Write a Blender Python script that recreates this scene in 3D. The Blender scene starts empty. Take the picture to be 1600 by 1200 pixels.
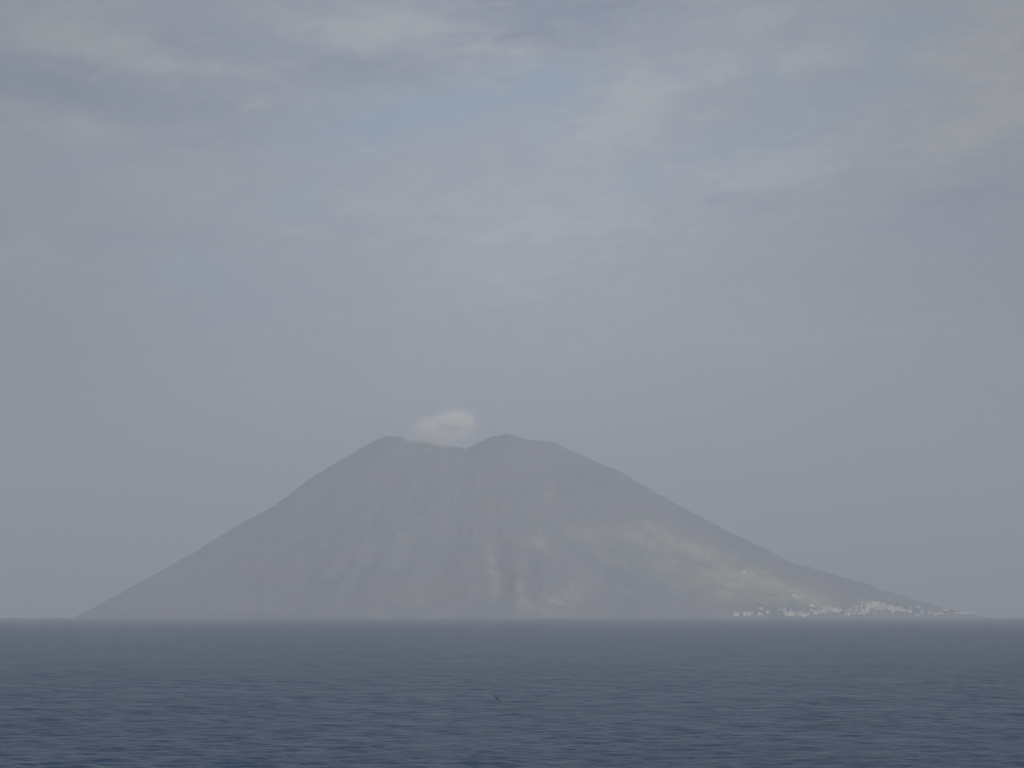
import bpy, math, random
import numpy as np
from mathutils import Vector

random.seed(7)
R = math.radians
sc = bpy.context.scene
col = sc.collection

# ------------------------------------------------------------------ camera
EYE = 20.0                      # deck height above the water
F = 3740.0                      # focal length in pixels of a 1600 px wide frame
TILT = math.atan((955.6 - 600.0) / F)
EARTH = 6371000.0
YC = 12000.0                    # distance of the volcano's ridge line

cam = bpy.data.cameras.new('camera')
cam.sensor_width = 36.0
cam.lens = 36.0 * F / 1600.0
cam.clip_start = 0.5
cam.clip_end = 90000.0
co = bpy.data.objects.new('camera', cam)
co.location = (0, 0, EYE)
co.rotation_euler = (R(90) + TILT, 0, 0)
col.objects.link(co)
sc.camera = co


def sea_z(x, y):
    return -(x * x + y * y) / (2 * EARTH)


def pix_dir(px, py):
    a, b = (px - 800) / F, (600 - py) / F
    c, s = math.cos(TILT), math.sin(TILT)
    return Vector((a, c - b * s, s + b * c))


def srgb(r, g, b):
    return tuple(((v / 255) / 12.92 if v / 255 <= 0.04045 else ((v / 255 + 0.055) / 1.055) ** 2.4) for v in (r, g, b))


# ------------------------------------------------------------------ exposure
sc.view_settings.view_transform = 'Standard'
sc.view_settings.look = 'None'
sc.view_settings.exposure = 0.0
sc.view_settings.gamma = 1.0
sc.view_settings.use_curve_mapping = False
sc.render.engine = 'CYCLES'
sc.cycles.use_denoising = True
sc.cycles.max_bounces = 12
sc.cycles.volume_bounces = 12
sc.cycles.volume_max_steps = 256

# ------------------------------------------------------------------ sun
SUN_EL, SUN_AZ = R(33), R(146)          # azimuth clockwise from +Y: right and behind the camera
sd = Vector((math.sin(SUN_AZ) * math.cos(SUN_EL), math.cos(SUN_AZ) * math.cos(SUN_EL), math.sin(SUN_EL)))
sun = bpy.data.lights.new('sun', 'SUN')
sun.energy = 4.0
sun.angle = R(2.0)
sun.color = (1.0, 0.92, 0.80)
so = bpy.data.objects.new('sun', sun)
so.rotation_euler = sd.to_track_quat('Z', 'Y').to_euler()
so.location = (0, 0, 3000)
col.objects.link(so)


# ------------------------------------------------------------------ node helper
class NT:
    def __init__(s, tree):
        s.t = tree
        s.n = tree.nodes
        s.l = tree.links

    def new(s, kind, **kw):
        n = s.n.new(kind)
        for k, v in kw.items():
            setattr(n, k, v)
        return n

    def put(s, sock, v):
        if isinstance(v, bpy.types.NodeSocket):
            s.l.new(v, sock)
        elif v is not None:
            sock.default_value = v

    def m(s, op, a, b=None, c=None, clamp=False):
        n = s.new('ShaderNodeMath', operation=op)
        n.use_clamp = clamp
        s.put(n.inputs[0], a)
        s.put(n.inputs[1], b)
        s.put(n.inputs[2], c)
        return n.outputs[0]

    def mix(s, f, a, b, kind='MIX'):
        n = s.new('ShaderNodeMix', data_type='RGBA', blend_type=kind)
        s.put(n.inputs[0], f)
        s.put(n.inputs[6], a if isinstance(a, bpy.types.NodeSocket) else (*a[:3], 1))
        s.put(n.inputs[7], b if isinstance(b, bpy.types.NodeSocket) else (*b[:3], 1))
        return n.outputs[2]

    def noise(s, vec, scale, detail=4, rough=0.5, dist=0.0):
        n = s.new('ShaderNodeTexNoise')
        s.put(n.inputs['Vector'], vec)
        n.inputs['Scale'].default_value = scale
        n.inputs['Detail'].default_value = detail
        n.inputs['Roughness'].default_value = rough
        n.inputs['Distortion'].default_value = dist
        return n.outputs[0]

    def xyz(s, x, y, z):
        n = s.new('ShaderNodeCombineXYZ')
        for i, v in enumerate((x, y, z)):
            s.put(n.inputs[i], v)
        return n.outputs[0]

    def sep(s, v):
        n = s.new('ShaderNodeSeparateXYZ')
        s.put(n.inputs[0], v)
        return n.outputs

    def smooth(s, v, a, b, lo=0.0, hi=1.0):
        n = s.new('ShaderNodeMapRange', interpolation_type='SMOOTHSTEP')
        s.put(n.inputs[0], v)
        for i, q in enumerate((a, b, lo, hi)):
            n.inputs[i + 1].default_value = q
        return n.outputs[0]

    def blob(s, u, v, cx, cy, rx, ry, deg=0.0):
        """soft elliptical patch, 1 in its middle (centre and radii in degrees)"""
        c, q = math.cos(R(deg)), math.sin(R(deg))
        du = s.m('SUBTRACT', u, cx)
        dv = s.m('SUBTRACT', v, cy)
        a = s.m('MULTIPLY_ADD', du, c / rx, s.m('MULTIPLY', dv, q / rx))
        b = s.m('MULTIPLY_ADD', du, -q / ry, s.m('MULTIPLY', dv, c / ry))
        r2 = s.m('MULTIPLY_ADD', a, a, s.m('MULTIPLY', b, b))
        return s.m('EXPONENT', s.m('MULTIPLY', r2, -1.0))


# ------------------------------------------------------------------ world: sky behind a thin broken cloud sheet
SKY_K = 0.1
world = bpy.data.worlds.new('World')
sc.world = world
world.use_nodes = True
wt = world.node_tree
wt.nodes.clear()
W = NT(wt)
sky = W.new('ShaderNodeTexSky', sky_type='NISHITA')
sky.sun_disc = False
sky.sun_elevation = SUN_EL
sky.sun_rotation = SUN_AZ
sky.air_density = 1.0
sky.dust_density = 1.5
sky.ozone_density = 1.5
tc = W.new('ShaderNodeTexCoord')
dx, dy, dz = W.sep(tc.outputs['Generated'])[:3]
az = W.m('MULTIPLY', W.m('ARCTAN2', dx, dy), 180 / math.pi)      # degrees of the compass
el = W.m('MULTIPLY', W.m('ARCSINE', dz), 180 / math.pi)           # degrees above the horizon
# drift the patches with noise so that their outlines fray like cirrus
pv = W.xyz(W.m('MULTIPLY', az, 0.45), W.m('MULTIPLY', el, 1.2), 0.0)
wn = W.new('ShaderNodeTexNoise')
wt.links.new(pv, wn.inputs['Vector'])
wn.inputs['Scale'].default_value = 0.7
wn.inputs['Detail'].default_value = 9.0
wn.inputs['Roughness'].default_value = 0.64
wc = W.sep(wn.outputs['Color'])
u = W.m('ADD', az, W.m('MULTIPLY_ADD', wc[0], 4.2, -2.1))
v = W.m('ADD', el, W.m('MULTIPLY_ADD', wc[1], 1.7, -0.85))


def field(items):
    """items in photo pixels: cx, cy, rx, ry, turn, weight"""
    tot = None
    for (cx, cy, rx, ry, deg, wgt) in items:
        d = pix_dir(cx, cy)
        a0 = math.degrees(math.atan2(d.x, d.y))
        e0 = math.degrees(math.asin(d.z / d.length))
        k = math.degrees(1 / F)
        b = W.blob(u, v, a0, e0, rx * k, ry * k, deg)
        tot = W.m('MULTIPLY', b, wgt) if tot is None else W.m('MULTIPLY_ADD', b, wgt, tot)
    return tot


bright = field([
    (130, 60, 120, 42, -5, .95), (600, 35, 130, 34, 0, 1.0), (440, 15, 110, 20, 0, .4), (300, 103, 120, 20, -6, .6),
    (790, 86, 110, 20, 0, .75), (405, 176, 48, 13, 0, .6), (110, 205, 120, 24, 0, .55), (980, 135, 50, 34, 0, .8),
    (955, 205, 90, 50, 20, .75), (1110, 110, 130, 42, 30, .75), (1238, 98, 40, 22, 0, .7), (1308, 84, 36, 24, -10, .85),
    (1450, 92, 50, 18, 0, .7), (1570, 70, 75, 75, 30, .8), (1540, 195, 110, 30, 28, 1.1), (1320, 230, 190, 44, 22, .7),
    (1150, 272, 110, 22, 5, .5), (610, 320, 80, 12, 4, .35), (850, 335, 230, 60, 0, .6), (270, 290, 110, 48, 0, .45),
    (25, 410, 80, 42, 0, .5), (820, 430, 160, 60, 0, .35), (1220, 520, 260, 22, 4, .3), (420, 610, 240, 22, -3, .2), (1350, 680, 240, 16, 2, .2), (1320, 345, 130, 14, 4, .25), (1180, 20, 180, 30, 0, .35),
    (470, 360, 140, 12, 0, .25), (590, 232, 60, 10, 0, .3), (1020, 470, 300, 90, 0, .1),
    (1130, 560, 200, 10, 3, .14), (1470, 520, 160, 14, 3, .18), (250, 520, 220, 14, -2, .12), (700, 455, 120, 9, 2, .14)])
dark = field([
    (60, 130, 150, 32, 0, .9), (270, 165, 200, 26, -3, .8), (340, 55, 130, 26, 0, .6), (540, 100, 150, 30, 6, .9),
    (690, 60, 90, 18, 0, .5), (900, 30, 170, 44, 15, 1.3), (1140, 305, 90, 18, 0, .7), (995, 382, 80, 15, 0, .5),
    (1500, 310, 150, 30, 12, .75), (350, 225, 160, 20, 6, .45), (150, 365, 170, 20, 0, .4), (420, 500, 260, 70, 0, .25),
    (1570, 420, 170, 90, 0, .45), (60, 560, 160, 120, 0, .55), (560, 350, 60, 10, 0, .4), (1250, 430, 160, 14, 3, .25),
    (760, 5, 120, 22, 0, .6), (1597, 60, 22, 20, 0, .9), (1450, 620, 200, 16, 0, .15), (820, 620, 260, 14, 0, .1)])
blue = field([
    (720, 150, 150, 48, 14, 1.0), (560, 205, 130, 40, 18, .8), (880, 155, 60, 60, 0, .8), (1040, 135, 42, 28, 0, .9),
    (1190, 120, 36, 40, 0, .6), (1390, 70, 90, 28, 10, .8), (1170, 225, 120, 36, 14, .9), (1400, 135, 110, 30, 10, .5),
    (460, 325, 90, 22, 6, .6), (290, 420, 90, 34, 0, .6), (975, 290, 90, 30, 0, .5), (330, 480, 120, 60, 0, .35),
    (100, 250, 70, 20, 0, .3), (1270, 165, 70, 24, 0, .5), (640, 600, 400, 100, 0, .15)])
# fine streaks common to the whole sheet
st = W.noise(W.xyz(W.m('MULTIPLY', az, 0.8), W.m('MULTIPLY_ADD', az, -0.3, W.m('MULTIPLY', el, 2.3)), 3.0), 1.5, 7, 0.62, 0.8)
fine = W.smooth(st, 0.36, 0.68, -0.5, 0.5)
el_fade = W.smooth(el, 1.0, 8.5)
top = W.smooth(el, 16.0, 34.0)
base_col = W.mix(W.smooth(el, 0.0, 13.0), srgb(146, 151, 157), srgb(149, 156, 168))
c1 = W.mix(W.m('MULTIPLY', blue, 0.62, clamp=True), base_col, srgb(136, 158, 180))
c2 = W.mix(W.m('MULTIPLY', dark, 0.9, clamp=True), c1, srgb(130, 138, 158))
bb = W.m('ADD', bright, W.m('MULTIPLY', W.m('MULTIPLY', fine, el_fade), 0.55))
bb = W.m('ADD', bb, 0.0, clamp=True)
c3 = W.mix(W.m('MULTIPLY', bb, 0.68), c2, srgb(178, 177, 178))
warm = field([(1585, 90, 90, 130, 20, .9), (1500, 215, 120, 40, 28, .5), (150, 70, 110, 40, 0, .3)])
c3 = W.mix(W.m('MULTIPLY', W.m('MULTIPLY', warm, W.smooth(st, .40, .60, .3, 1.0)), 0.6, clamp=True), c3, srgb(176, 171, 163))
# scale to the physical range of the sky texture, then let a little of the clear sky through
cl = W.new('ShaderNodeVectorMath', operation='SCALE')
wt.links.new(c3, cl.inputs[0])
cl.inputs['Scale'].default_value = 1.0 / SKY_K
# brighter middle put into the sky colour, sides dimmer like a vignette
d0 = pix_dir(820, 560)
glow = W.blob(az, el, math.degrees(math.atan2(d0.x, d0.y)), math.degrees(math.asin(d0.z / d0.length)), 9.5, 10.5)
gl = W.new('ShaderNodeVectorMath', operation='SCALE')
wt.links.new(cl.outputs[0], gl.inputs[0])
wt.links.new(W.m('MULTIPLY_ADD', glow, 0.62, 0.76), gl.inputs['Scale'])
fin = W.mix(0.07, gl.outputs[0], sky.outputs[0])
bg = W.new('ShaderNodeBackground')
wt.links.new(fin, bg.inputs['Color'])
bg.inputs['Strength'].default_value = SKY_K
wo = W.new('ShaderNodeOutputWorld')
wt.links.new(bg.outputs[0], wo.inputs['Surface'])


# ------------------------------------------------------------------ helpers for objects
def tag(o, label=None, cat=None, group=None, kind=None):
    if label: o['label'] = label
    if cat: o['category'] = cat
    if group: o['group'] = group
    if kind: o['kind'] = kind
    return o


def mat(name):
    m = bpy.data.materials.new(name)
    m.use_nodes = True
    T = NT(m.node_tree)
    p = m.node_tree.nodes['Principled BSDF']
    return m, T, p


def np_mesh(name, V, Fq, material, smooth=True):
    me = bpy.data.meshes.new(name)
    nv, nf = len(V), len(Fq)
    me.vertices.add(nv)
    me.vertices.foreach_set('co', np.ascontiguousarray(V, dtype=np.float32).ravel())
    k = Fq.shape[1]
    me.loops.add(nf * k)
    me.loops.foreach_set('vertex_index', np.ascontiguousarray(Fq, dtype=np.int32).ravel())
    me.polygons.add(nf)
    me.polygons.foreach_set('loop_start', np.arange(nf, dtype=np.int32) * k)
    me.polygons.foreach_set('use_smooth', np.full(nf, smooth))
    me.update(calc_edges=True)
    me.materials.append(material)
    o = bpy.data.objects.new(name, me)
    col.objects.link(o)
    return o


def grid_faces(ny, nx):
    i = np.arange(ny * nx).reshape(ny, nx)
    return np.stack([i[:-1, :-1], i[:-1, 1:], i[1:, 1:], i[1:, :-1]], -1).reshape(-1, 4)


# ------------------------------------------------------------------ numpy noise
def vnoise(x, y, seed):
    xi, yi = np.floor(x).astype(np.int64), np.floor(y).astype(np.int64)
    fx, fy = x - xi, y - yi
    fx, fy = fx * fx * fx * (fx * (fx * 6 - 15) + 10), fy * fy * fy * (fy * (fy * 6 - 15) + 10)

    def h(a, b):
        n = (a * 374761393 + b * 668265263 + seed * 1442695041) & 0xffffffff
        n = ((n ^ (n >> 13)) * 1274126177) & 0xffffffff
        n = (n ^ (n >> 16)) & 0xffffff
        return n / float(0xffffff)
    return (h(xi, yi) * (1 - fx) + h(xi + 1, yi) * fx) * (1 - fy) + (h(xi, yi + 1) * (1 - fx) + h(xi + 1, yi + 1) * fx) * fy


def fbm(x, y, seed, octs=5, gain=0.5):
    t, a, n = 0, 1.0, 0
    for k in range(octs):
        t = t + a * (vnoise(x * 2 ** k, y * 2 ** k, seed + k) * 2 - 1)
        n += a
        a *= gain
    return t / n


# ------------------------------------------------------------------ sea: one sheet following the curve of the earth
WAVE = 0.64
rng = np.random.default_rng(3)
ys = np.concatenate([np.linspace(-2000, 118, 12), np.exp(np.arange(math.log(120), math.log(3000), 0.0022)), np.geomspace(3020, 21000, 60)])
core = np.arange(-0.26, 0.2601, 0.0011)
out_ = np.array([0.02, 0.07, 0.18, 0.4, 0.7, 1.0])
cols_ = []
for y in ys:
    wd = 0.26 * max(y, 120)
    o_ = wd + out_ * (11000 - wd)
    cols_.append(np.concatenate([-o_[::-1], core * max(y, 120), o_]))
X = np.array(cols_)
Y = np.repeat(ys[:, None], X.shape[1], 1)
Z = sea_z(X, Y)
# short-crested wind waves, each left out where the sheet is too coarse to carry it
inner = np.abs(X) <= 0.2605 * np.maximum(Y, 120)
step = np.maximum(Y, 120) * 0.0022
for k in range(90):
    lam = float(np.exp(rng.uniform(math.log(1.2), math.log(9.0))))
    th = R(float(rng.normal(-62, 34)))
    ph = float(rng.uniform(0, 6.283))
    amp = 0.0042 * lam ** 1.05 * WAVE
    fade = np.clip((lam / step - 2.5) / 2.5, 0, 1) * inner * (Y > 119)
    wx_, wy_ = X + 0.5 * np.sin(Y / 23.0 + k), Y + 0.5 * np.sin(X / 17.0 + 2 * k)
    s1 = np.sin((wx_ * math.cos(th) + wy_ * math.sin(th)) * 6.2832 / lam + ph)
    Z += fade * amp * (s1 + 0.22 * (s1 * s1 - 0.5))
m_sea, T, p = mat('sea_water')
geo = T.new('ShaderNodeNewGeometry')
pos = geo.outputs['Position']
sp = T.sep(pos)
dist = T.m('SQRT', T.m('MULTIPLY_ADD', sp[0], sp[0], T.m('MULTIPLY', sp[1], sp[1])))
flat = T.xyz(T.m('MULTIPLY_ADD', sp[1], 0.18, sp[0]), T.m('MULTIPLY_ADD', sp[0], -0.14, sp[1]), 0.0)
big = T.noise(flat, 0.045, 3, 0.5, 0.2)
mid = T.noise(T.xyz(T.m('MULTIPLY', T.sep(flat)[0], 1.1), T.sep(flat)[1], 0.0), 0.30, 4, 0.62, 0.8)
sml = T.noise(flat, 1.1, 4, 0.65, 0.3)
gust = T.smooth(T.noise(T.xyz(T.m('MULTIPLY', sp[0], 0.35), sp[1], 7.0), 0.05, 4, 0.65, 0.8), .36, .64, .55, 1.45)
hgt = T.m('MULTIPLY_ADD', big, 1.6, T.m('MULTIPLY', gust, T.m('MULTIPLY_ADD', mid, 1.5, T.m('MULTIPLY', sml, 0.55))))
bump = T.new('ShaderNodeBump')
bump.inputs['Strength'].default_value = 1.0
bump.inputs['Distance'].default_value = 1.0
T.l.new(hgt, bump.inputs['Height'])
T.l.new(bump.outputs[0], p.inputs['Normal'])
patch = T.noise(T.xyz(T.m('MULTIPLY', sp[0], 0.5), sp[1], 0.0), 0.004, 4, 0.55)
T.put(p.inputs['Base Color'], T.mix(T.smooth(patch, .35, .65), (0.007, 0.032, 0.084), (0.011, 0.038, 0.092)))
p.inputs['Roughness'].default_value = 0.24
p.inputs['IOR'].default_value = 1.333
p.inputs['Specular IOR Level'].default_value = 0.22
sea = np_mesh('sea', np.stack([X, Y, Z], -1).reshape(-1, 3), grid_faces(*X.shape), m_sea)
tag(sea, 'dark slate-blue open sea with small wind ripples up to the horizon', 'sea', kind='structure')

# ------------------------------------------------------------------ volcano
SIL = [(106, 967), (120, 962.5), (152, 947.5), (190, 926), (235, 901), (270, 881), (300, 865), (350, 833), (395, 808),
       (430, 789), (455, 771), (475, 756), (492, 743), (520, 727), (550, 709), (575, 695), (596, 684), (606, 681), (622, 682),
       (640, 685.5), (662, 690.5), (690, 695), (712, 697.5), (727, 701), (745, 693), (765, 684), (780, 680), (790, 678),
       (800, 679.5), (812, 683), (826, 688), (852, 689), (868, 692), (878, 697), (888, 702.5), (910, 712), (940, 725), (970, 738),
       (1000, 755), (1040, 778), (1080, 800), (1130, 827), (1180, 850), (1225, 873), (1245, 881), (1275, 890), (1320, 903),
       (1350, 911), (1380, 922), (1430, 937), (1465, 947), (1500, 956), (1530, 961.5), (1548, 967)]
pxs, phs = [], []
for (a, b) in SIL:
    d = pix_dir(a, b)
    t = YC / d.y
    pxs.append(d.x * t)
    phs.append(EYE + d.z * t)
pxs, phs = np.array(pxs), np.array(phs)


def px_x(px):
    return (px - 800) / F * YC * 1.0045


def sstep(v, a, b):
    t = np.clip((v - a) / (b - a), 0, 1)
    return t * t * (3 - 2 * t)


sm_x = np.linspace(pxs[0] - 1500, pxs[-1] + 1500, 1400)
_k = np.exp(-np.linspace(-2.5, 2.5, 161) ** 2)
sm_p = np.convolve(np.interp(sm_x, pxs, phs), _k / _k.sum(), 'same')
sm_p = np.minimum(sm_p, np.interp(sm_x, pxs, phs) + 30)


def terrain(X, Y):
    base = sea_z(X, Y)
    P = np.interp(X, pxs, phs)
    near = 1 - sstep(np.abs(Y - YC), 0, 260)
    P = P + near * (fbm(X / 90.0, X * 0 + 3.3, 5, 5, 0.55) * 4 * sstep(P, 0, 150) + fbm(X / 28.0, X * 0 + 8.1, 15, 3, 0.6) * 5 * sstep(P, 10, 90))
    P = np.where((X < pxs[0]) | (X > pxs[-1]), -40.0, P)
    d = YC - Y                                   # > 0 on the near side
    ad = np.abs(d)
    # the notch and the summits melt into the flank below them
    P = np.where(P > 0, P + (np.interp(X, sm_x, sm_p) - np.interp(X, pxs, phs)) * sstep(ad, 20, 520), P)
    H = np.maximum(P - base, -30)
    # steepness of the near flank: bold in the middle, a gentle apron under the village
    s_f = 0.62 - 0.30 * sstep(X, px_x(1010), px_x(1260)) - 0.06 * sstep(X, px_x(420), px_x(150))
    s = np.where(d > 0, s_f, 0.6)
    w = 60.0
    drop = s * (np.sqrt(ad * ad + w * w) - w)
    h = H - drop
    # spurs and gullies running down from the summits
    cx = px_x(735)
    ang = np.arctan2(X - cx, ad + 520.0)
    rr = np.sqrt((X - cx) ** 2 + ad ** 2)
    deep = sstep(ad, 30, 480)
    g = fbm(ang * 7 + 11, rr / 1500.0, 21, 4, 0.5)
    g2 = fbm(ang * 22 + 5, rr / 500.0, 41, 4, 0.55)
    ridgy = 1 - np.abs(fbm(ang * 11 + 3, rr / 900.0 + 9, 71, 4, 0.5)) * 2
    south = 1 - 0.7 * sstep(X, px_x(1060), px_x(1260))
    rel = sstep(drop / np.maximum(H, 20), 0.05, 0.45)
    h = h + rel * south * ((g - .25) * 52 + (g2 - .2) * 9 + (ridgy - 0.75) * 8) * sstep(h, -30, 200)
    h = h + rel * (fbm(X / 160.0, Y / 160.0, 91, 5, 0.55) - .2) * 30 * sstep(h, -5, 120)
    # two ravines, a central spur and a lava shoulder that catch the light
    for (p_top, p_bot, dep, wid, dd) in ((752, 790, -36, 50, 1), (700, 690, -30, 80, 1), (815, 806, 22, 60, 1), (640, 610, 25, 90, 1),
                                         (880, 905, -40, 90, 1), (850, 842, 40, 60, 1), (960, 1010, 25, 110, 1), (480, 380, -20, 120, 1)):
        tt = np.clip(ad / 1500.0, 0, 1.2)
        xc = px_x(p_top) + (px_x(p_bot) - px_x(p_top)) * tt
        h = h + np.where(d > 0, 1, 0) * dep * sstep(ad, 650, 1150) * np.exp(-((X - xc) / wid) ** 2) * sstep(h, 0, 120)
    # crater bowl behind the saddle
    cr = np.exp(-(((X - px_x(690)) / 230.0) ** 2 + ((Y - (YC + 330)) / 190.0) ** 2))
    h = h - cr * 60
    # sea cliffs: a short steep step at the shore, low under the village
    cliff = 22 * (1 - 0.85 * sstep(X, px_x(1090), px_x(1160))) * sstep(P, 20, 140)
    h = np.where(h > 0, h + cliff * sstep(h, 0, 6) * (1 - sstep(h, 8, 130)), h)
    return base + h


m_rock, T, p = mat('volcano_slopes')
geo = T.new('ShaderNodeNewGeometry')
pos = geo.outputs['Position']
sx, sy, szz = T.sep(pos)[:3]
n1 = T.noise(pos, 0.0032, 6, 0.6)
n2 = T.noise(pos, 0.014, 6, 0.65)
n3 = T.noise(pos, 0.06, 4, 0.6)
# gully streaks: noise stretched down the slope
stv = T.xyz(sx, T.m('MULTIPLY', sy, 0.16), T.m('MULTIPLY', szz, 0.16))
n4 = T.noise(stv, 0.011, 5, 0.6, 0.4)
c = T.mix(T.smooth(n1, .38, .62), (0.070, 0.090, 0.124), (0.116, 0.112, 0.136))
c = T.mix(T.m('MULTIPLY', T.smooth(n2, .50, .70), .55), c, (0.24, 0.165, 0.125))          # rust-coloured scoria
c = T.mix(T.m('MULTIPLY', T.smooth(n4, .56, .72), .10), c, (0.24, 0.20, 0.17))           # pale ash in the gullies


n5 = T.noise(pos, 0.0021, 5, 0.62, 0.8)
c = T.mix(T.m('MULTIPLY', T.smooth(n5, .50, .66), T.smooth(szz, 60, 420, .75, .1)), c, (0.150, 0.105, 0.092))      # reddish lower lavas


def gx(px):
    return float(px_x(px))


def ground_patch(px, z, rx, rz, deg=0.0):
    return T.blob(sx, szz, gx(px), z, rx, rz, deg)


def addf(lst):
    t = None
    for w_, b in lst:
        t = T.m('MULTIPLY', b, w_) if t is None else T.m('MULTIPLY_ADD', b, w_, t)
    return t


# terraced grassland and scrub on the village side (slanting band), in world metres
grass = addf([(.35, ground_patch(900, 395, 170, 40, 0)), (.5, ground_patch(1010, 370, 220, 55, -12)),
              (.3, ground_patch(1000, 440, 120, 40, 0)), (.8, ground_patch(1120, 225, 280, 70, -26)),
              (1.0, ground_patch(1200, 130, 240, 55, -20)), (.75, ground_patch(1110, 140, 260, 75, -14)), (.3, ground_patch(990, 270, 260, 70, -10)), (.5, ground_patch(1300, 50, 300, 36, -5))])
gm = T.m('MULTIPLY', grass, T.smooth(n2, .32, .66, .35, 1.1), clamp=True)
gcol = T.mix(T.smooth(n1, .4, .6), (0.25, 0.26, 0.15), (0.39, 0.345, 0.225))
c = T.mix(gm, c, gcol)
ash = addf([(.55, ground_patch(838, 350, 55, 60, -40)), (.6, ground_patch(774, 190, 24, 100, 8)),
            (.5, ground_patch(812, 130, 24, 90, 0)), (.55, ground_patch(880, 90, 110, 50, 30)), (.4, ground_patch(840, 60, 120, 30, 0)),
            (.2, ground_patch(640, 300, 50, 60, 0)), (.25, ground_patch(430, 40, 160, 26, 0)),
            (.15, ground_patch(850, 560, 110, 70, 0)), (.15, ground_patch(670, 70, 60, 60, 0))])
am = T.m('MULTIPLY', ash, T.smooth(n2, .36, .6, .1, 1.2), clamp=True)
c = T.mix(am, c, (0.40, 0.33, 0.23))
T.put(p.inputs['Base Color'], c)
p.inputs['Roughness'].default_value = 0.95
p.inputs['Specular IOR Level'].default_value = 0.15
bump = T.new('ShaderNodeBump')
bump.inputs['Strength'].default_value = 0.6
bump.inputs['Distance'].default_value = 14.0
T.l.new(T.m('MULTIPLY_ADD', n3, 0.4, n2), bump.inputs['Height'])
T.l.new(bump.outputs[0], p.inputs['Normal'])

tx = np.linspace(pxs[0] - 60, pxs[-1] + 60, 620)
ty = np.concatenate([np.linspace(9700, 12300, 270), np.linspace(12320, 13900, 70)])
TX, TY = np.meshgrid(tx, ty)
TZ = terrain(TX, TY)
volcano = np_mesh('volcano_island', np.stack([TX, TY, TZ], -1).reshape(-1, 3), grid_faces(*TX.shape), m_rock)
tag(volcano, 'hazy grey-brown volcanic island with two summits rising from the sea', 'island', kind='structure')


def ground_at(px, py):
    """where the sight line through a photo pixel meets the island"""
    d = pix_dir(px, py)
    tt = np.linspace(9700, 12200, 2600) / d.y
    x, y, z = d.x * tt, d.y * tt, EYE + d.z * tt
    g = terrain(x, y)
    k = np.nonzero(z <= g)[0]
    if len(k) == 0:
        return None
    i = k[0]
    if g[i] < sea_z(x[i], y[i]) + 1.0:
        return None
    return float(x[i]), float(y[i]), float(g[i])


# ------------------------------------------------------------------ village houses
def plaster(name, rgb):
    m, T, p = mat(name)
    tcn = T.new('ShaderNodeTexCoord')
    n = T.noise(tcn.outputs['Object'], 0.6, 4, 0.6)
    T.put(p.inputs['Base Color'], T.mix(T.smooth(n, .35, .7), rgb, tuple(q * .86 for q in rgb)))
    p.inputs['Roughness'].default_value = 0.85
    return m


M = {'white': plaster('white_plaster', (0.88, 0.86, 0.81)), 'cream': plaster('cream_plaster', (0.86, 0.78, 0.60)),
     'pink': plaster('pink_plaster', (0.70, 0.56, 0.50)), 'grey': plaster('weathered_plaster', (0.58, 0.58, 0.54)),
     'glass': plaster('dark_opening', (0.05, 0.06, 0.08)), 'wood': plaster('painted_wood', (0.12, 0.20, 0.28)),
     'tile': plaster('terrace_tiles', (0.52, 0.40, 0.33))}


class MB:
    def __init__(s):
        s.v, s.f, s.mi, s.ms = [], [], [], []

    def box(s, x0, x1, y0, y1, z0, z1, m='white'):
        if m not in s.ms: s.ms.append(m)
        k = len(s.v)
        s.v += [(x0, y0, z0), (x1, y0, z0), (x1, y1, z0), (x0, y1, z0), (x0, y0, z1), (x1, y0, z1), (x1, y1, z1), (x0, y1, z1)]
        s.f += [tuple(k + i for i in q) for q in ((0, 3, 2, 1), (4, 5, 6, 7), (0, 1, 5, 4), (1, 2, 6, 5), (2, 3, 7, 6), (3, 0, 4, 7))]
        s.mi += [s.ms.index(m)] * 6
        return s

    def gable(s, x0, x1, y0, y1, z0, z1, m='tile'):
        if m not in s.ms: s.ms.append(m)
        k = len(s.v)
        ym = (y0 + y1) / 2
        s.v += [(x0, y0, z0), (x1, y0, z0), (x1, y1, z0), (x0, y1, z0), (x0, ym, z1), (x1, ym, z1)]
        fs = [(0, 3, 2, 1), (0, 1, 5, 4), (2, 3, 4, 5), (0, 4, 3), (1, 2, 5)]
        s.f += [tuple(k + i for i in q) for q in fs]
        s.mi += [s.ms.index(m)] * 5
        return s

    def mesh(s, name):
        me = bpy.data.meshes.new(name)
        me.from_pydata(s.v, [], s.f)
        for m in s.ms: me.materials.append(M[m])
        for p_, i in zip(me.polygons, s.mi): p_.material_index = i
        me.update()
        return me

    def build(s, name, parent=None):
        o = bpy.data.objects.new(name, s.mesh(name))
        col.objects.link(o)
        o.parent = parent
        return o


def walls(b, w, d, h, m, floors=1):
    """cubic island house: thick walls down into the slope, parapet round a flat terrace"""
    b.box(-w / 2, w / 2, -d / 2, d / 2, -5, h, m)
    for (x0, x1, y0, y1) in ((-w / 2 - .003, w / 2 + .003, -d / 2 - .003, -d / 2 + .35), (-w / 2 - .003, w / 2 + .003, d / 2 - .35, d / 2 + .003),
                             (-w / 2 - .002, -w / 2 + .35, -d / 2 + .35, d / 2 - .35), (w / 2 - .35, w / 2 + .002, -d / 2 + .35, d / 2 - .35)):
        b.box(x0, x1, y0, y1, h, h + .7, m)


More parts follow.
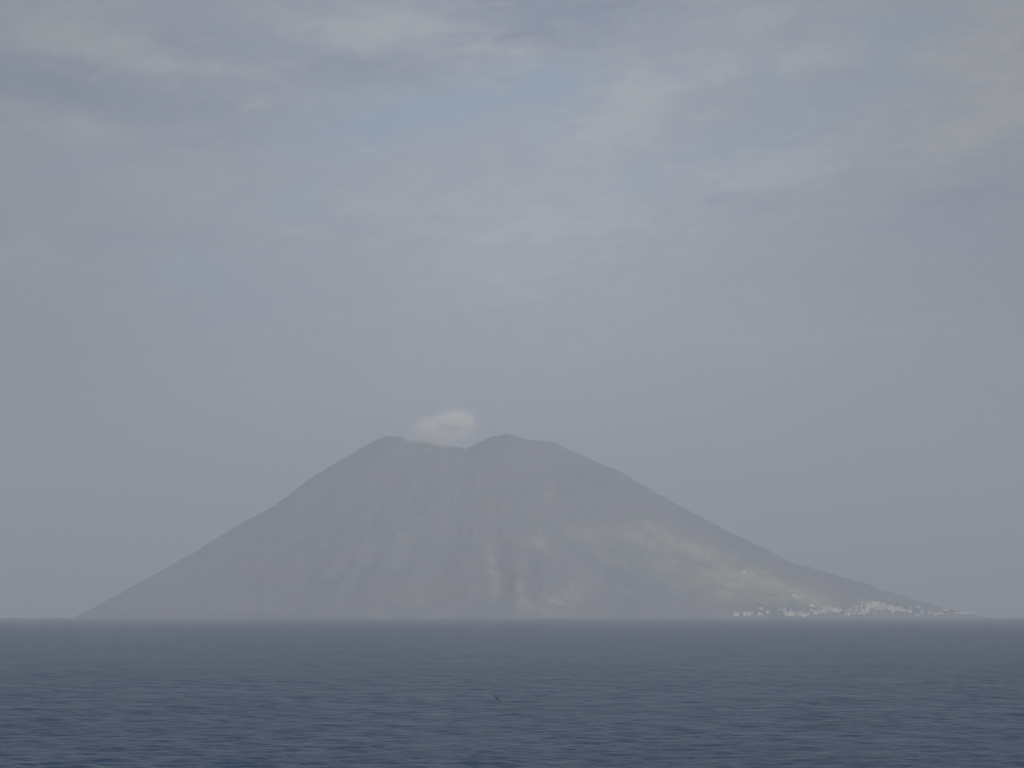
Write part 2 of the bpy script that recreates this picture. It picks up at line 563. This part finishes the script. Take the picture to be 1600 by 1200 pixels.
def house_mesh(kind, m):
    b = MB()
    if kind == 0:      # single cube with terrace columns in front
        w, d, h = 10, 8, 4.2
        walls(b, w, d, h, m)
        b.box(-w / 2, w / 2, -d / 2 - 3.2, -d / 2 - .004, -5, .3, m)
        for x in (-4.7, -1.6, 1.6, 4.7):
            b.box(x - .3, x + .3, -d / 2 - 3.1, -d / 2 - 2.5, .3, 2.9, m)
        b.box(-w / 2, w / 2, -d / 2 - 3.1, -d / 2 - .004, 2.9, 3.2, 'tile')
        b.box(-.6, .6, -d / 2 - .05, -d / 2 + .1, .3, 2.5, 'wood')
        for x in (-3, 3): b.box(x - .5, x + .5, -d / 2 - .05, -d / 2 + .1, 1.1, 2.4, 'glass')
    elif kind == 1:    # two storeys stepped back
        w, d, h = 12, 9, 4.0
        walls(b, w, d, h, m)
        b.box(-w / 2 + 1, w / 2 - 4, -1.0, d / 2 - .6, h + .003, h + 3.6, m)
        for x in (-3.6, -.6): b.box(x - .5, x + .5, -1.05, -.9, h + 1, h + 2.4, 'glass')
        b.box(-.6, .6, -d / 2 - .05, -d / 2 + .1, .1, 2.4, 'wood')
        for x in (-4, 2.4, 4.4): b.box(x - .5, x + .5, -d / 2 - .05, -d / 2 + .1, 1, 2.3, 'glass')
    elif kind == 2:    # house with a tiled gable roof
        w, d, h = 11, 8, 5.6
        b.box(-w / 2, w / 2, -d / 2, d / 2, -5, h, m)
        b.gable(-w / 2 - .4, w / 2 + .4, -d / 2 - .4, d / 2 + .4, h + .003, h + 2.2, 'tile')
        b.box(-.6, .6, -d / 2 - .05, -d / 2 + .1, .1, 2.4, 'wood')
        for x in (-3.4, 3.4):
            for z in (1, 3.6): b.box(x - .5, x + .5, -d / 2 - .05, -d / 2 + .1, z, z + 1.3, 'glass')
    else:              # long low row of rooms
        w, d, h = 16, 7, 3.8
        walls(b, w, d, h, m)
        for x in (-6, -2, 2, 6):
            b.box(x - .5, x + .5, -d / 2 - .05, -d / 2 + .1, .1, 2.4, 'wood')
            b.box(x + .9, x + 1.7, -d / 2 - .05, -d / 2 + .1, 1.1, 2.2, 'glass')
    return b.mesh('house')


PROTO = {(k, m): house_mesh(k, m) for k in range(4) for m in ('white', 'cream', 'pink', 'grey')}
taken = []


def place_house(px, py, kind, m, label, group, scale=1.0, force=False):
    g = ground_at(px, py)
    if g is None: return None
    x, y, z = g
    if not force and any((x - a) ** 2 + (y - b) ** 2 < r * r for a, b, r in taken): return None
    o = bpy.data.objects.new('house', PROTO[(kind, m)])
    o.location = (x, y, z + .4)
    o.rotation_euler = (0, 0, R(random.uniform(-22, 22)) - math.atan2(x, y))
    o.scale = (scale, scale, scale)
    col.objects.link(o)
    tag(o, label, 'house', group)
    taken.append((x, y, 9 * scale))
    return o


def landmark(px, py, w, d, h, m, label, group=None, tower=False, rot=0.0):
    """a building big or bright enough to be told apart: walls, roof, door and windows as parts"""
    g = ground_at(px, py)
    x, y, z = g
    r = bpy.data.objects.new('church' if tower else 'house', None)
    r.location = (x, y, z + .4)
    r.rotation_euler = (0, 0, -math.atan2(x, y) + R(rot))
    col.objects.link(r)
    tag(r, label, 'church' if tower else 'house', group)
    MB().box(-w / 2, w / 2, -d / 2, d / 2, -8, h, m).build('wall', r)
    if tower:
        MB().gable(-w / 2 - .3, w / 2 + .3, -d / 2 - .3, d / 2 + .3, h + .003, h + 3, 'tile').build('roof', r)
        MB().box(w / 2 + .004, w / 2 + 4.5, -d / 2, -d / 2 + 4.5, -8, h + 8, m).build('bell_tower', r)
    else:
        b = MB()
        for q in ((-w / 2 - .1, w / 2 + .1, -d / 2 - .1, -d / 2 + .35), (-w / 2 - .1, w / 2 + .1, d / 2 - .35, d / 2 + .1),
                  (-w / 2 - .1, -w / 2 + .35, -d / 2 + .35, d / 2 - .35), (w / 2 - .35, w / 2 + .1, -d / 2 + .35, d / 2 - .35)):
            b.box(*q, h + .003, h + .8, m)
        b.box(-w / 2 + .35, w / 2 - .35, -d / 2 + .35, d / 2 - .35, h + .003, h + .1, 'tile')
        b.build('roof', r)
    MB().box(-.8, .8, -d / 2 - .08, -d / 2 + .1, .1, 2.6, 'wood').build('door', r)
    nx = max(1, int(w / 2 / 3.2))
    for i in range(nx):
        for sgn in (-1, 1):
            xx = sgn * (2.6 + i * 3.0)
            if abs(xx) < w / 2 - .8:
                MB().box(xx - .55, xx + .55, -d / 2 - .08, -d / 2 + .1, 1.1, 2.6, 'glass').build('window', r)
    taken.append((x, y, w * .7))
    return r


landmark(1163, 895.5, 15, 9, 6.5, 'white', 'lone white house high on the dark slope well above the village')
landmark(1311.5, 955, 13, 10, 9, 'white', 'brightest white block in the middle of the village, right of a long pale row')
landmark(1326.5, 962.5, 9, 8, 15, 'white', 'narrow tall white building at the waterline, just right of mid village', rot=10)
landmark(1150.5, 960, 24, 8, 5, 'white', 'low wide white building at the far left end of the waterfront')
landmark(1163.5, 960, 17, 10, 9, 'cream', 'cream waterfront building, second from the left end of the village')
landmark(1190, 952, 13, 9, 7, 'white', 'white house raised above the small left-hand waterfront cluster')
landmark(1199, 957.5, 17, 9, 7, 'white', 'white house at the right edge of the small left-hand cluster')
landmark(1268, 947, 17, 10, 8, 'white', 'white house standing above the cream row, left of mid village', tower=False)
landmark(1367.5, 953, 11, 9, 9, 'pink', 'pale church with a bell tower under the brightest village clump', tower=True)
landmark(1510, 960, 17, 9, 6, 'cream', 'yellowish low house in the thin row near the right-hand point')
landmark(1529, 962, 13, 9, 8, 'grey', 'last grey-white house at the right-hand tip of the shore')
landmark(1240.5, 931.5, 20, 10, 7, 'white', 'long white house alone on the slope above the left part of the village')

# clusters seen in the photograph: x, y, half width, half height, how many, colour, label
CL = [      # centre, half extent, how many, colours, where in the village
    (1172, 959, 5, 2, 4, 'wg', 'packed in the left-hand waterfront cluster'),
    (1184, 951, 3, 1, 2, 'g', 'just left of the raised white house'),
    (1188, 960, 4, 1.5, 3, 'wg', 'below the raised white house at the left'),
    (1222, 953, 7, 2, 4, 'g', 'in the gap between the two left clusters'),
    (1233, 960, 6, 2.5, 8, 'wc', 'at the left start of the main front'),
    (1244, 961, 4, 1, 3, 'g', 'low between the two cream rows'),
    (1256, 960, 7, 2.5, 9, 'cw', 'in the second pale row of the main front'),
    (1248, 933.5, 5, 1, 3, 'gw', 'beside the long house up on the slope'),
    (1272, 958, 3, 2, 3, 'wg', 'just right of the second pale row'),
    (1284, 956, 7, 1.5, 6, 'wg', 'in the row left of the brightest block'),
    (1275, 947, 4, 1, 2, 'p', 'beside the one above the second row'),
    (1267, 953, 1, 3, 2, 'p', 'stacked above the right end of the second row'),
    (1293, 952, 7, 3, 9, 'pwg', 'on the slanting row left of the block'),
    (1304, 954, 6, 2, 7, 'wc', 'next to the left side of the brightest block'),
    (1324, 954, 4, 2, 3, 'g', 'above the narrow tall building'),
    (1334, 950, 5, 2, 4, 'gp', 'between brightest block and bright clump'),
    (1342, 946, 5, 4, 6, 'gw', 'on the left shoulder of the bright clump'),
    (1351, 955, 5, 2.5, 8, 'wc', 'low on the left of the bright clump'),
    (1345, 959, 5, 1.5, 5, 'wg', 'near the water below the bright clump'),
    (1353, 941, 5, 2, 4, 'g', 'at the top left of the bright clump'),
    (1360, 948, 7, 3.5, 13, 'cwcp', 'in the thick of the bright clump'),
    (1369, 944, 6, 2.5, 11, 'ccwp', 'on the crown of the bright clump'),
    (1377, 946, 5, 2.5, 8, 'cwg', 'on the right shoulder of the bright clump'),
    (1375, 951, 6, 1.5, 6, 'pw', 'right of the church'),
    (1378, 960, 3, 1, 1, 'g', 'alone by the water under the bright clump'),
    (1389, 949, 6, 3, 9, 'gww', 'where the tail leaves the bright clump'),
    (1396, 953, 5, 2, 6, 'wg', 'at the bend of the right-hand tail'),
    (1404, 952, 6, 3, 9, 'cwg', 'midway along the right-hand tail'),
    (1417, 956, 7, 2, 8, 'gw', 'at the lower end of the right-hand tail'),
    (1423, 950, 2, 1, 1, 'g', 'above the lower end of the tail'),
    (1434, 948.5, 4, 1.5, 4, 'gw', 'on the low rise right of the tail'),
    (1441, 957, 3, 2, 3, 'gw', 'below the low rise right of the tail'),
    (1436, 962, 6, 1, 4, 'g', 'on the waterline below the low rise'),
    (1454, 957, 5, 2.5, 5, 'g', 'in the dim stretch before the gap'),
    (1465, 960, 6, 2, 6, 'gw', 'at the waterline in the dim stretch'),
    (1478, 954, 3, 1, 2, 'w', 'above the right end of the dim stretch'),
    (1483, 959, 3, 1, 2, 'g', 'just before the gap near the point'),
    (1500, 958.5, 8, 1, 8, 'pw', 'in the left half of the thin end row'),
    (1519, 958.5, 7, 1, 8, 'wp', 'in the right half of the thin end row'),
    (1352, 957, 45, 4, 22, 'g', 'scattered in the main village gardens'),
    (1270, 957, 45, 4, 12, 'g', 'scattered in the left-hand village gardens'),
]
CN = {'w': 'white', 'c': 'cream', 'p': 'pink', 'g': 'grey'}
SAY = {'white': 'small white house', 'cream': 'small cream house', 'pink': 'small pinkish house', 'grey': 'small dull grey house'}
ORD = ['leftmost', 'second', 'third', 'fourth', 'fifth', 'sixth', 'seventh', 'eighth', 'ninth', 'tenth', 'eleventh', 'twelfth', 'thirteenth',
       'fourteenth', 'fifteenth', 'sixteenth', 'seventeenth', 'eighteenth', 'nineteenth', 'twentieth', 'twenty-first', 'twenty-second']
byname = {}
for (cx, cy, rx, ry, n, cs, lab) in CL:
    made, tries = 0, 0
    if n > 2 and rx < 20: n = round(n * 1.35)
    while made < n and tries < n * 20:
        tries += 1
        px, py = cx + random.uniform(-rx, rx), cy + random.uniform(-ry, ry)
        cn = CN[cs[made % len(cs)]]
        o = place_house(px, py, random.choice((0, 0, 1, 1, 2, 3)), cn, None, 'houses of the village at the foot of the volcano',
                        random.uniform(.75, 1.15) if rx > 20 else random.uniform(.85, 1.2))
        if o:
            made += 1
            byname.setdefault(SAY[cn] + ' ' + lab, []).append(o)
for lab, os_ in byname.items():
    os_.sort(key=lambda o: o.location.x / o.location.y)
    for i, o in enumerate(os_):
        end = '' if len(os_) == 1 else (', leftmost' if i == 0 else ', rightmost' if i == len(os_) - 1 else ', %s from the left' % ORD[i])
        o['label'] = lab + end
        o['category'] = 'house'

# gardens and low trees among the houses: nobody could count them
m_leaf, T, p = mat('village_foliage')
tcn = T.new('ShaderNodeTexCoord')
T.put(p.inputs['Base Color'], T.mix(T.smooth(T.noise(tcn.outputs['Object'], 0.05, 4, 0.6), .35, .65), (0.035, 0.055, 0.028), (0.085, 0.105, 0.045)))
p.inputs['Roughness'].default_value = 0.9
vv, ff = [], []
n_tree = 0
while n_tree < 520:
    px, py = random.uniform(1150, 1528), random.uniform(940, 963)
    if py < 945 and not (1320 < px < 1400): continue
    g = ground_at(px, py)
    n_tree += 1
    if g is None or any((g[0] - a) ** 2 + (g[1] - b) ** 2 < (r * .6) ** 2 for a, b, r in taken): continue
    r = random.uniform(2.0, 4.6)
    for q in range(26):                 # loose leaf clumps through the crown's volume
        a, b_, c_ = random.gauss(0, .5), random.gauss(0, .5), random.gauss(0, .42)
        ctr = Vector((g[0] + a * r, g[1] + b_ * r, g[2] + r * .9 + c_ * r))
        s_ = r * random.uniform(.22, .42)
        k = len(vv)
        ax = Vector((random.gauss(0, 1), random.gauss(0, 1), random.gauss(0, 1))).normalized()
        bx = ax.orthogonal().normalized()
        cxv = ax.cross(bx)
        vv += [tuple(ctr + bx * s_), tuple(ctr + cxv * s_), tuple(ctr - bx * s_), tuple(ctr - cxv * s_)]
        ff.append((k, k + 1, k + 2, k + 3))
green = np_mesh('village_greenery', np.array(vv), np.array(ff), m_leaf, False)
tag(green, 'dark green gardens and low trees filling the gaps between the village houses', 'greenery', kind='stuff')

# ------------------------------------------------------------------ seabird banking low over the near water
m_bird, T, p = mat('bird_feathers')
tcn = T.new('ShaderNodeTexCoord')
T.put(p.inputs['Base Color'], T.mix(T.noise(tcn.outputs['Object'], 9, 3), (0.015, 0.016, 0.02), (0.03, 0.031, 0.036)))
p.inputs['Roughness'].default_value = 0.8


def bird():
    # body along local Y (head +Y), wings along X, each a chord section lofted from root to tip
    V, Fc = [], []
    prof = [(-.26, .004, 0), (-.20, .022, 0), (-.10, .05, -.004), (0, .068, -.008), (.09, .058, -.004), (.15, .036, .006), (.19, .036, .012),
            (.225, .028, .012), (.25, .010, .006), (.29, .003, 0)]
    n = 12
    for (y, r, z) in prof:
        for i in range(n):
            a = 2 * math.pi * i / n
            V.append((math.cos(a) * r * (2.0 if y < -.18 else 1), y, z + math.sin(a) * r * (.5 if y < -.18 else .9)))
    for j in range(len(prof) - 1):
        for i in range(n):
            a, b = j * n + i, j * n + (i + 1) % n
            Fc.append((a, b, b + n, a + n))
    Fc.append(tuple(range(n))[::-1]); Fc.append(tuple(range((len(prof) - 1) * n, len(prof) * n)))
    for sgn in (-1, 1):
        k0 = len(V)
        sec = [(.03, .10, -.07, .018, .022), (.18, .13, -.05, .05, .016), (.34, .10, -.03, .055, .010), (.48, .03, -.05, .03, .006), (.60, -.07, -.09, -.01, .002)]
        for (x, y1, y0, z, t) in sec:
            ym = (y0 + y1) / 2 + .02
            for (yy, zz) in ((y1, z), (ym, z + t), (y0, z), (ym, z - t * .6)):
                V.append((sgn * x, yy, zz))
        for j in range(len(sec) - 1):
            for i in range(4):
                a, b = k0 + j * 4 + i, k0 + j * 4 + (i + 1) % 4
                Fc.append((a, b, b + 4, a + 4))
        Fc.append(tuple(k0 + i for i in range(4))); Fc.append(tuple(k0 + (len(sec) - 1) * 4 + i for i in range(4)))
    me = bpy.data.meshes.new('seabird')
    me.from_pydata(V, [], Fc)
    import bmesh
    bm = bmesh.new(); bm.from_mesh(me); bmesh.ops.recalc_face_normals(bm, faces=bm.faces); bm.to_mesh(me); bm.free()
    me.materials.append(m_bird)
    for f in me.polygons: f.use_smooth = True
    o = bpy.data.objects.new('seabird', me)
    col.objects.link(o)
    return o


bd = bird()
d = pix_dir(776.5, 1092)
t = 205.0 / d.y
bd.location = (d.x * t, 205.0, EYE + d.z * t)
bd.rotation_euler = (R(8), R(38), R(-35))
tag(bd, 'small dark seabird banking low over the sea left of the middle', 'bird')

# ------------------------------------------------------------------ steam over the crater
m_st, T, _ = mat('crater_steam')
T.n.clear()
vol = T.new('ShaderNodeVolumePrincipled')
vol.inputs['Color'].default_value = (0.999, 0.988, 0.962, 1)
vol.inputs['Anisotropy'].default_value = -0.3
out = T.new('ShaderNodeOutputMaterial')
T.l.new(vol.outputs[0], out.inputs['Volume'])
geo = T.new('ShaderNodeNewGeometry')
gp = T.sep(geo.outputs['Position'])
wn = T.new('ShaderNodeTexNoise')
T.l.new(geo.outputs['Position'], wn.inputs['Vector'])
wn.inputs['Scale'].default_value = 0.016
wn.inputs['Detail'].default_value = 6
wcs = T.sep(wn.outputs['Color'])
SY = YC - 100


def spt(px, py, y=SY):
    d = pix_dir(px, py)
    t = y / d.y
    return Vector((d.x * t, y, EYE + d.z * t))


wx = T.m('MULTIPLY_ADD', wcs[0], 90, T.m('SUBTRACT', gp[0], 45))
wy = T.m('MULTIPLY_ADD', wcs[1], 90, T.m('SUBTRACT', gp[1], 45))
wz = T.m('MULTIPLY_ADD', wcs[2], 70, T.m('SUBTRACT', gp[2], 35))
tot = None
for (px, py, rx, rz, wgt) in ((712, 655, 66, 44, 1.2), (692, 660, 64, 38, 1.0), (729, 660, 48, 42, .7), (668, 666, 60, 40, .8),
                              (658, 680, 60, 42, .5), (686, 680, 90, 44, .65), (716, 681, 84, 36, .4), (642, 688, 60, 28, .3), (690, 694, 90, 28, .25)):
    c0 = spt(px, py)
    a = T.m('MULTIPLY', T.m('SUBTRACT', wx, c0.x), 1 / rx)
    b = T.m('MULTIPLY', T.m('SUBTRACT', wy, c0.y), 1 / 62.0)
    c_ = T.m('MULTIPLY', T.m('SUBTRACT', wz, c0.z), 1 / rz)
    r2 = T.m('MULTIPLY_ADD', a, a, T.m('MULTIPLY_ADD', b, b, T.m('MULTIPLY', c_, c_)))
    e = T.m('MULTIPLY', T.m('EXPONENT', T.m('MULTIPLY', r2, -1.3)), wgt)
    tot = e if tot is None else T.m('ADD', tot, e)
dens = T.m('MULTIPLY', T.m('POWER', T.m('MAXIMUM', T.m('SUBTRACT', tot, 0.03), 0.0), 1.4), 0.042)
T.l.new(dens, vol.inputs['Density'])
import bmesh
me = bpy.data.meshes.new('steam_cloud')
bm = bmesh.new()
bmesh.ops.create_icosphere(bm, subdivisions=4, radius=1.0)
c0 = spt(694, 670)
for vtx in bm.verts:
    vtx.co = Vector((vtx.co.x * 285, vtx.co.y * 190, vtx.co.z * 140))
bm.to_mesh(me)
bm.free()
me.materials.append(m_st)
steam = bpy.data.objects.new('steam_cloud', me)
steam.location = c0
col.objects.link(steam)
tag(steam, 'small pale cloud of steam resting over the notch between the two summits', 'steam cloud', kind='stuff')

# ------------------------------------------------------------------ haze: the air between the camera and everything seen
m_hz, T, _ = mat('haze_air')
T.n.clear()
vol = T.new('ShaderNodeVolumePrincipled')
vol.inputs['Color'].default_value = (0.640, 0.701, 0.797, 1)
vol.inputs['Density'].default_value = 1.33e-4
vol.inputs['Anisotropy'].default_value = 0.0
out = T.new('ShaderNodeOutputMaterial')
T.l.new(vol.outputs[0], out.inputs['Volume'])
me = bpy.data.meshes.new('haze')
zb = float(sea_z(11000.0, 21000.0)) - 1.0
x0, x1, y0, y1, z1 = -11200, 11200, -2200, 21200, 1150
me.from_pydata([(x0, y0, zb), (x1, y0, zb), (x1, y1, zb), (x0, y1, zb), (x0, y0, z1), (x1, y0, z1), (x1, y1, z1), (x0, y1, z1)], [],
               [(0, 3, 2, 1), (4, 5, 6, 7), (0, 1, 5, 4), (1, 2, 6, 5), (2, 3, 7, 6), (3, 0, 4, 7)])
me.materials.append(m_hz)
hz = bpy.data.objects.new('haze', me)
col.objects.link(hz)
tag(hz, 'grey summer haze fading the island and the horizon', 'haze', kind='stuff')
